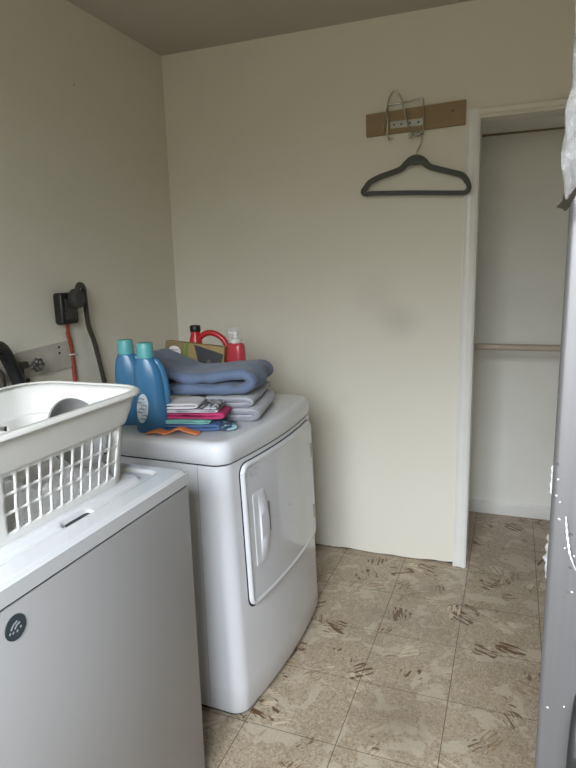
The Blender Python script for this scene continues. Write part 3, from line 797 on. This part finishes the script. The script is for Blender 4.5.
# ------------------------------------------------------------------ things on the dryer
TOP = .9355
def detergent(name, label, x, y, rz, lab=True):
    t = thing(name, label, 'detergent bottle', (x, y, TOP), rz, 'blue laundry bottles')
    bm = bmesh.new()
    secs = [(0, .046, .033, 0), (.006, .051, .037, 0), (.05, .053, .038, 0), (.09, .052, .037, 0), (.12, .049, .034, -.001), (.15, .048, .033, -.002), (.175, .047, .032, -.003), (.20, .043, .030, -.005),
            (.218, .038, .028, -.007), (.232, .031, .026, -.009), (.240, .027, .025, -.010), (.244, .022, .022, -.010)]
    rings = []
    for z, a, b, ox in secs:
        ring = []
        for k in range(28):
            th = 2 * PI * k / 28; c, s = math.cos(th), math.sin(th)
            e = 2 / 2.6
            ring.append((ox + a * math.copysign(abs(c) ** e, c), b * math.copysign(abs(s) ** e, s), z))
        rings.append(ring)
    loft(bm, rings); obj('body', bm, M['blue_bottle'], t, auto=50)
    bm = bmesh.new()
    tube(bm, catmull([(.010, 0, .232), (.026, 0, .222), (.037, 0, .200), (.045, 0, .165), (.049, 0, .12), (.047, 0, .085), (.038, 0, .06)], 6), [.013] * 6 + [.0135] * 18 + [.014] * 13, 12, flat=.85)
    obj('handle', bm, M['blue_bottle'], t)
    bm = bmesh.new()
    prof = [(.0255, .240), (.0275, .242), (.0270, .262), (.0255, .285), (.0240, .2885), (.002, .289)]
    disc_lathe(bm, prof, 28, c=(-.010, 0, 0))
    obj('cap', bm, M['teal'], t)
    if lab:
        bm = bmesh.new(); R_ = []
        for s in (1.0, .75, .5, .25, .01):
            ring = []
            for k in range(28):
                a = 2 * PI * k / 28; u, w = .020 * s * math.cos(a), .048 * s * math.sin(a)
                xx = -.026 + u + .1 * w; e = 2.6
                yy = -.0385 * (max(0, 1 - abs(xx / .055) ** e)) ** (1 / e) - .0012
                ring.append((xx + .004, yy, .082 + w))
            R_.append(ring)
        loft(bm, R_, closed_ends=False); lb = obj('label', bm, M['label'], t)
        bm = bmesh.new()
        for k in range(7):
            z0 = .046 + k * .011; x0 = -.034 + .010 * math.sin(k * 2.1)
            tube(bm, [(x0, -.0375, z0), (x0 + .010, -.0395, z0 + .004), (x0 + .020, -.0400, z0 - .001)], .0012, 5)
        obj('label_print', bm, M['labelink'], lb)
    return t
detergent('detergent_bottle', 'blue detergent bottle with teal cap nearest the laundry pile, oval label showing', .606, -1.182, math.radians(20))
detergent('detergent_bottle', 'blue detergent bottle with teal cap, left of the two, base hidden behind the basket rim', .484, -1.116, math.radians(24), lab=False)

def fold_strip(name, m, path, thick, depth, loc, rotz, label, cat, seed=1.0, wob=.004, group=None, parent=None, nv=44, endround=.02, taper=0.0, sub=7):
    """a strip of cloth with the folded section `path` (u, z), carried `depth` along local y"""
    P = catmull([(u, 0, z) for u, z in path], sub)
    n = len(P); th = thick if callable(thick) else (lambda t: thick)
    bm = bmesh.new(); rings = []
    for j in range(nv + 1):
        v = j / nv; e = min(v, 1 - v) * depth
        rs = math.sqrt(max(0.0, 1 - (1 - min(1, e / endround)) ** 2)) * .75 + .25
        L1, L2 = [], []
        for i, p in enumerate(P):
            t = (P[min(i + 1, n - 1)] - P[max(i - 1, 0)]).normalized(); nr = Vector((-t.z, 0, t.x))
            w = th(i / (n - 1)) / 2 * rs
            k = mnoise.fractal(Vector((p.x * 14 + seed, v * depth * 11, p.z * 14)), 1, 2, 3) * wob
            k2 = mnoise.noise(Vector((p.x * 5 + seed, v * depth * 8, 2.2))) * wob * 2
            yy = v * depth + mnoise.noise(Vector((p.x * 9, p.z * 12, seed + (0 if v < .5 else 5)))) * wob * 2.2 * (1 if (v < .3 or v > .7) else 0)
            c = Vector((p.x + k2, yy, p.z * (1 - taper * v)))
            L1.append(c + nr * (w + k)); L2.append(c - nr * (w + k * .5))
        # rounded strip ends
        capA = [(L1[0] + L2[0]) / 2 - (P[1] - P[0]).normalized() * th(0) * .4 * rs]
        capB = [(L1[-1] + L2[-1]) / 2 + (P[-1] - P[-2]).normalized() * th(1) * .4 * rs]
        ring = [Vector((q.x, q.y, max(q.z, .0005))) for q in L1 + capB + L2[::-1] + capA]
        rings.append(ring)
    R = [[bm.verts.new(q) for q in r] for r in rings]; k_ = len(R[0])
    for a, b in zip(R, R[1:]):
        for k in range(k_): bm.faces.new((a[k], a[(k + 1) % k_], b[(k + 1) % k_], b[k]))
    # end caps as quad ladders between the two sides
    for r_, flip in ((R[0], True), (R[-1], False)):
        for i in range(n - 1):
            q = (r_[i], r_[i + 1], r_[k_ - 2 - (i + 1)], r_[k_ - 2 - i])
            bm.faces.new(q[::-1] if flip else q)
        ta = (r_[0], r_[k_ - 2], r_[k_ - 1]); tb = (r_[n - 1], r_[n], r_[n + 1])
        bm.faces.new(ta[::-1] if not flip else ta); bm.faces.new(tb)
    o = obj(name, bm, m, parent, auto=75)
    o.location = loc; o.rotation_euler = (0, 0, rotz)
    if label: tag(o, label, cat, group)
    return o

a10 = math.radians(12)
# striped towels, two, folded
fold_strip('folded_towel', M['towel'], [(.03, .011), (.12, .011), (.22, .011), (.268, .013), (.283, .022), (.266, .033), (.22, .033), (.12, .033), (.03, .033)], .0205, .36, (.618, -1.064, TOP), a10,
           'grey striped folded towel lying directly on the dryer top, lower of the two', 'towel', 3.3, .0025, 'grey striped towels', endround=.02)
fold_strip('folded_towel', M['towel'], [(.04, .009), (.12, .009), (.20, .009), (.246, .011), (.262, .019), (.246, .027), (.20, .027), (.10, .027)], .0165, .35, (.616, -1.048, TOP + .0440), a10,
           'grey striped folded towel pressed under the blue blanket, upper of the two', 'towel', 6.3, .0025, 'grey striped towels', endround=.02)
# small clothes, a pile in front of the towels
a8 = math.radians(14)
cl_ = 'folded clothes in front of the blanket'
def garment(m, x, y, z, w, d, layer, rz, label, seed, wob=.0038, left_open=True, nose=.012):
    h = layer
    fold_strip('folded_garment', m, [(0, h * .55), (w * .3, h * .5), (w * .65, h * .5), (w - nose, h * .55), (w, h * 1.05), (w - nose, h * 1.55), (w * .6, h * 1.55), (w * .25, h * 1.5), (.012, h * 1.5)], h * .94, d,
               (x, y, TOP + z), rz, label, 'clothing', seed, wob, cl_, endround=h * 1.6)
fold_strip('folded_garment', M['orange'], [(-.005, .005), (.03, .012), (.06, .006), (.10, .020), (.125, .014), (.165, .005)], .008, .040, (.622, -1.246, TOP), math.radians(13), 'orange garment spilling out flat at the bottom of the pile', 'clothing', 1.7, .003, cl_, sub=6)
garment(M['denim'], .645, -1.196, .001, .185, .12, .0115, a8, 'mid blue folded garment just above the orange one', 4.1)
garment(M['mint'], .640, -1.190, .0245, .165, .12, .0068, a8, 'mint green folded garment below the pink one', 5.5)
garment(M['pink'], .640, -1.186, .0385, .205, .12, .0105, a8, 'raspberry pink folded garment in the middle of the pile', 2.9)
garment(M['grey_tee'], .645, -1.180, .060, .180, .12, .0050, a8, 'thin pale grey folded garment on top of the pink one', 6.9)
garment(M['white_tee'], .643, -1.178, .0705, .110, .11, .0100, a8, 'white folded garment topmost in the small clothes pile', 7.7, nose=.01)
garment(M['bw_cloth'], .765, -1.150, .0705, .060, .09, .0085, a8, 'small black and white patterned garment at the pile top, right', 9.2, nose=.01)
garment(M['print_cloth'], .836, -1.146, .001, .045, .06, .0125, math.radians(34), 'dark teal patterned garment at the right end of the pile', 8.1, .003)
# blanket
th = lambda t: .039 + .003 * math.sin(t * 9)
bl = fold_strip('folded_blanket', M['blanket'], [(.045, .052), (.000, .050), (-.016, .036), (.004, .021), (.07, .019), (.17, .018), (.27, .019), (.335, .024), (.366, .048), (.340, .074), (.27, .068), (.19, .058), (.11, .060), (.03, .092), (-.034, .130)], th, .30,
                (.523, -1.070, TOP + .086), a10, 'thick slate blue folded blanket draped on top of the towels and clothes', 'blanket', 11.0, .009, endround=.035, sub=8, taper=0.10)
bm = bmesh.new()
for k in range(12):
    u = -.002 + k * .0068; z = .0695 - .00004 * k * k
    tube(bm, [(u, -.004, z), (u + .0035, -.004, z + .0003)], .0014, 5)
obj('hem_stitching', bm, M['hem'], bl)

# red jug with arched handle and black cap
rj = thing('red_jug', 'red plastic jug with an arched handle and black cap behind the carton', 'jug', (.432, -.575, TOP), math.radians(10))
bm = bmesh.new()
rings = []
for z, a, b, ox in ((0, .090, .045, .065), (.01, .096, .050, .065), (.12, .096, .050, .065), (.150, .093, .046, .067), (.168, .086, .036, .072)):
    rings.append([(ox + a * math.copysign(abs(math.cos(2 * PI * k / 28)) ** .7, math.cos(2 * PI * k / 28)), b * math.copysign(abs(math.sin(2 * PI * k / 28)) ** .7, math.sin(2 * PI * k / 28)), z) for k in range(28)])
loft(bm, rings); obj('body', bm, M['red'], rj)
bm = bmesh.new(); disc_lathe(bm, [(.032, .12), (.030, .18), (.026, .225), (.020, .245), (.020, .262)], 20, c=(0.002, 0, 0)); obj('neck', bm, M['red'], rj)
bm = bmesh.new(); disc_lathe(bm, [(.0215, .258), (.0225, .260), (.0225, .280), (.020, .284), (.002, .284)], 20, c=(0.002, 0, 0)); obj('cap', bm, M['black'], rj)
bm = bmesh.new()
tube(bm, catmull([(.010, 0, .215), (.028, 0, .238), (.060, 0, .252), (.095, 0, .245), (.125, 0, .222), (.142, 0, .185), (.146, 0, .150)], 8), .0125, 12)
obj('handle', bm, M['red'], rj)
# red soap bottle with pump and clear overcap
sp_ = thing('soap_bottle', 'red soap bottle with white pump under a clear cap, beside the jug', 'bottle', (.645, -.625, TOP), 0)
bm = bmesh.new()
rings = []
for z, a, b in ((0, .036, .026), (.008, .040, .029), (.10, .040, .029), (.185, .039, .028), (.205, .037, .027), (.216, .034, .024), (.220, .020, .020)):
    rings.append([(a * math.copysign(abs(math.cos(2 * PI * k / 28)) ** .8, math.cos(2 * PI * k / 28)), b * math.copysign(abs(math.sin(2 * PI * k / 28)) ** .8, math.sin(2 * PI * k / 28)), z) for k in range(28)])
loft(bm, rings); obj('body', bm, M['redp'], sp_)
bm = bmesh.new(); disc_lathe(bm, [(.021, .218), (.021, .236), (.012, .238), (.008, .240), (.008, .252), (.014, .254), (.015, .266), (.011, .270), (.001, .270)], 20)
box(bm, -.034, -.004, -.006, .006, .256, .266, .003, 2); obj('pump', bm, M['white'], sp_)
bm = bmesh.new(); disc_lathe(bm, [(.030, .221), (.030, .27), (.027, .283), (.018, .287), (.001, .287)], 24); obj('clear_cap', bm, M['clear'], sp_)

# carton, leaning
ct = thing('printed_carton', 'kraft brown carton with green stripe and dark panel behind the blanket', 'box', (.352, -.725, TOP + .031), math.radians(8))
ct.rotation_euler = (math.radians(-4), math.radians(6), math.radians(8))
cw_, cd_, ch_ = .252, .048, .205
bm = bmesh.new(); box(bm, 0, cw_, 0, cd_, 0, ch_, .0012, 1); obj('carton_body', bm, M['card'], ct)
def decal(name, poly, m, y=-.0006, th=.0006, parent=ct):
    bm = bmesh.new(); prism(bm, poly, lambda x, z: (x, y, z), lambda x, z: (x, y + th, z)); return obj(name, bm, m, parent, smooth=False)
decal('printed_panel', [(.0, .0), (.080, .0), (.080, ch_), (0, ch_)], M['brownprint'])
decal('green_stripe', [(.078, .0), (.094, .0), (.100, ch_), (.084, ch_)], M['green'])
decal('dark_panel', [(.122, ch_ - .003), (.250, ch_ - .030), (.236, .100), (.155, .105)], M['charprint'], -.0008)
decal('grey_triangle', [(.165, .110), (.225, .108), (.190, .150)], M['greyprint'], -.0011)
decal('maroon_stripe', [(.100, .112), (.150, .108), (.150, .098), (.100, .100)], M['maroon'], -.0009)
lg = decal('logo_disc', [(.040 + .028 * math.cos(a * PI / 12), .162 + .026 * math.sin(a * PI / 12)) for a in range(24)], M['white'], -.0010)
bm = bmesh.new()
for zc, r_ in ((.172, .010), (.158, .013)):
    tube(bm, [(.022, -.0014, zc - .006), (.030, -.0014, zc + .002), (.044, -.0014, zc - .002), (.058, -.0014, zc + .004)], .0014, 5)
obj('logo_lettering', bm, M['brownprint'], lg)

# ------------------------------------------------------------------ refrigerator at the right, wrap film at the top
F = thing('refrigerator', 'grey steel refrigerator with torn wrap film, cut off at right edge', 'refrigerator', (1.733, -2.147, 0), math.radians(-12))
FW, FD, FH = .75, .68, 1.76
bm = bmesh.new(); box(bm, .004, FW - .004, .055, FD, .03, FH, .008, 2); obj('cabinet', bm, M['fridge_side'], F)
bm = bmesh.new(); box(bm, 0, FW, 0, .05, .06, FH - .01, .0065, 4); d1 = obj('door', bm, M['steel'], F)
bm = bmesh.new(); box(bm, .01, FW - .01, .03, .06, .02, FH - .02); obj('gasket', bm, M['gap'], F)
bm = bmesh.new(); box(bm, .05, FW - .05, .06, FD - .05, 0, .03); obj('base_plinth', bm, M['gap'], F)
def fhandle(z0, z1, par):
    bm = bmesh.new()
    xh, yo = .044, -.036
    s = 1 if z1 > z0 else -1
    tube(bm, catmull([(xh, .002, z0), (xh, -.022, z0 + .006 * s), (xh, yo, z0 + .030 * s), (xh, yo - .004, z0 + .07 * s), (xh, yo - .006, (z0 + z1) / 2), (xh, yo - .004, z1 - .07 * s), (xh, yo, z1 - .03 * s), (xh, -.022, z1 - .006 * s), (xh, .002, z1)], 6), .0085, 12)
    obj('handle', bm, M['black'], par)
fhandle(.992, .45, d1)
bm = bmesh.new(); disc_lathe(bm, [(.020, 0), (.024, .004), (.024, .020), (.019, .026), (.001, .027)], 28)
lt = obj('door_lock', bm, M['black'], d1); lt.location = (.060, -.0005, 1.062); lt.rotation_euler = (PI / 2, 0, 0)
# bits of tape and film left on the door
specks = [(.0045, 1.2419), (.0022, 1.2266), (.0063, 1.2264), (.0030, 1.2087), (.0055, 1.2092), (.0093, 1.2029), (.0094, 1.1847), (.0174, 1.1746), (.0212, 1.1712), (.0167, 1.1549), (.0225, 1.1344), (.0222, 1.1076), (.0259, 1.1087), (.0106, .9678), (.0261, .9752), (.0254, 1.1483)]
rnd = random.Random(5)
for k, (u, z) in enumerate(specks):
    bm = bmesh.new()
    n = 9; rr = rnd.uniform(.0009, .0016)
    ring0, ring1 = [], []
    for i in range(n):
        a = 2 * PI * i / n; q = rr * rnd.uniform(.6, 1.3)
        ring0.append((q * math.cos(a), 0, q * math.sin(a))); ring1.append((q * .6 * math.cos(a), -.0008, q * .6 * math.sin(a)))
    loft(bm, [ring0, ring1])
    s_ = obj('tape_residue', bm, M['residue_dark'] if k in (0, 1, 3, 8, 10, 11) else M['residue'], F)
    s_.location = (u, -.0002 + (.003 if u < .004 else 0), z)
bm = bmesh.new(); pp = catmull([(.0156, -.001, 1.1893), (.0175, -.004, 1.177), (.0196, -.003, 1.1622), (.0225, -.005, 1.150), (.0281, -.001, 1.1337)], 6)
tube(bm, pp, [.0004 + .0012 * math.sin(PI * i / (len(pp) - 1)) * (.6 + .4 * math.sin(i * 2.0)) for i in range(len(pp))], 6, flat=.4)
obj('tape_strand', bm, M['residue'], F)
def ragged_strip(name, m, z0, z1, xin, xout, seed, n=26, y=.008, parent=F, flap=.4):
    """a crinkled strip stuck by one edge to the door's corner and standing off it"""
    bm = bmesh.new(); rows = []
    for i in range(n + 1):
        t = i / n; z = z0 + (z1 - z0) * t; e = math.sin(PI * t) ** .5 if 0 < t < 1 else 0.05
        w = (xout - xin) * e * (.65 + .6 * mnoise.noise(Vector((seed, z * 160, 0))))
        row = []
        for j in range(6):
            s = j / 5
            x = xin + w * s + .0008 * mnoise.noise(Vector((z * 200, j, seed)))
            row.append(bm.verts.new((x, y - flap * w * s * s + .0022 * mnoise.noise(Vector((z * 130, s * 5, seed))), z)))
        rows.append(row)
    for a, b in zip(rows, rows[1:]):
        for j in range(5): bm.faces.new((a[j], a[j + 1], b[j + 1], b[j]))
    o = obj(name, bm, m, parent, auto=30)
    md = o.modifiers.new('thick', 'SOLIDIFY'); md.thickness = .0004
    return o
ragged_strip('torn_label', M['residue'], 1.198, 1.245, .003, -.0050, 3.0)
ragged_strip('film_scrap', M['film'], 1.105, 1.17, .002, -.0060, 8.0)
# film over the upper part: sheet wrapped round the near corner, standing off it in crumples
bm = bmesh.new()
path = [(.300, -.006), (.16, -.007), (.07, -.009), (.035, -.010), (.012, -.009), (-.001, -.006), (-.005, .002), (-.005, .02), (-.005, .06), (-.004, .14), (-.004, .26), (-.004, .42)]
P = catmull([(x, y, 0) for x, y in path], 7)
nz = 70; rows = []
for i in range(nz + 1):
    t = i / nz; z = 1.497 + (FH + .012 - 1.497) * t; row = []
    for k, p in enumerate(P):
        a = (P[min(k + 1, len(P) - 1)] - P[max(k - 1, 0)]).normalized(); nr = Vector((a.y, -a.x, 0)).normalized()
        if nr.x > .2: nr = -nr
        w = mnoise.fractal(Vector((p.x * 22 + 1, p.y * 22, z * 26)), 1, 2, 4)
        rid = abs(mnoise.noise(Vector((p.x * 34, p.y * 34 + 4, z * 20))))
        bul = math.exp(-((z - 1.545) / .035) ** 2) * .004
        out = .003 * w + .004 * rid + bul - .002
        hem = .010 * mnoise.noise(Vector((k * .35, 0, 7))) * (1 - t) + (0 if p.x > .03 else .004 * math.sin(k) * (1 - t))
        q = Vector((p.x, p.y, 0)) + (Vector((-1, 0, 0)) if k > 30 else Vector((-.4, -1, 0)).normalized() if k > 22 else Vector((0, -1, 0))) * out
        row.append(bm.verts.new((q.x, q.y, z + hem)))
    rows.append(row)
for a, b in zip(rows, rows[1:]):
    for k in range(len(P) - 1): bm.faces.new((a[k], a[k + 1], b[k + 1], b[k]))
ff = obj('wrap_film', bm, M['film'], F, auto=80); ff['label'] = 'crinkled clear wrap film'
md = ff.modifiers.new('thick', 'SOLIDIFY'); md.thickness = .0003
# torn brown tape at the film's lower edge
bm = bmesh.new()
tri = [(-.0125, 1.4865), (-.0065, 1.4925), (-.0052, 1.5015), (-.0030, 1.4935), (.0005, 1.4950), (.0030, 1.5010), (.0120, 1.5120), (.0250, 1.5200), (.0330, 1.5260), (.0330, 1.5215), (.0200, 1.5110), (.0085, 1.5000), (.0035, 1.4910), (.0010, 1.4855), (-.0030, 1.4815), (-.0060, 1.4845)]
prism(bm, tri, lambda x, z: (x * .8 + .0035, -.0250, z * .85 + .15 * 1.4975), lambda x, z: (x * .8 + .0035, -.0242, z * .85 + .15 * 1.4975))
tt = obj('torn_tape', bm, M['torn_tape'], F, smooth=False); tt['label'] = 'dark brown torn tape tip'

# ------------------------------------------------------------------ light: overcast sky through the window
w = bpy.data.worlds.new('sky'); bpy.context.scene.world = w; w.use_nodes = True
nt = w.node_tree; bg = nt.nodes['Background']
tc = N(nt, 'ShaderNodeTexCoord'); sx = N(nt, 'ShaderNodeSeparateXYZ'); nt.links.new(tc.outputs['Generated'], sx.inputs[0])
r = N(nt, 'ShaderNodeValToRGB'); cr = r.color_ramp
nt.links.new(math_n(nt, 'MULTIPLY_ADD', sx.outputs[2], .5, .5), r.inputs['Fac'])
cr.elements[0].position = .50; cr.elements[0].color = (.08, .075, .055, 1)
cr.elements[1].position = .60; cr.elements[1].color = (.38, .40, .42, 1)
e = cr.elements.new(.70); e.color = (.97, 1.04, 1.14, 1)
nt.links.new(r.outputs[0], bg.inputs['Color']); bg.inputs['Strength'].default_value = 14.0
ld = bpy.data.lights.new('window_daylight', 'AREA'); ld.shape = 'RECTANGLE'; ld.size = WX1 - WX0; ld.size_y = WZ1 - WZ0
lo_ = bpy.data.objects.new('window_daylight', ld); C.objects.link(lo_)
lo_.location = ((WX0 + WX1) / 2, RY - .11, (WZ0 + WZ1) / 2); lo_.rotation_euler = (PI / 2, 0, 0)
ld.cycles.is_portal = True

# ------------------------------------------------------------------ camera
cd = bpy.data.cameras.new('camera'); cam = bpy.data.objects.new('camera', cd); C.objects.link(cam)
yaw, pitch, roll = -.3663, -.1913, -.0267
f = Vector((math.sin(yaw) * math.cos(pitch), math.cos(yaw) * math.cos(pitch), math.sin(pitch)))
r_ = Vector((math.cos(yaw), -math.sin(yaw), 0)); u_ = r_.cross(f)
r2 = math.cos(roll) * r_ + math.sin(roll) * u_; u2 = -math.sin(roll) * r_ + math.cos(roll) * u_
m4 = Matrix((r2, u2, -f)).transposed().to_4x4(); m4.translation = Vector((1.6894, -2.7672, 1.4395)); cam.matrix_world = m4
cd.sensor_fit = 'VERTICAL'; cd.sensor_height = 24; cd.lens = 589.1 / 768 * 24; cd.clip_start = .02
sc = bpy.context.scene; sc.camera = cam
sc.view_settings.view_transform = 'Standard'; sc.view_settings.look = 'None'; sc.view_settings.gamma = 1
sc.view_settings.use_curve_mapping = False; sc.view_settings.exposure = 1.28
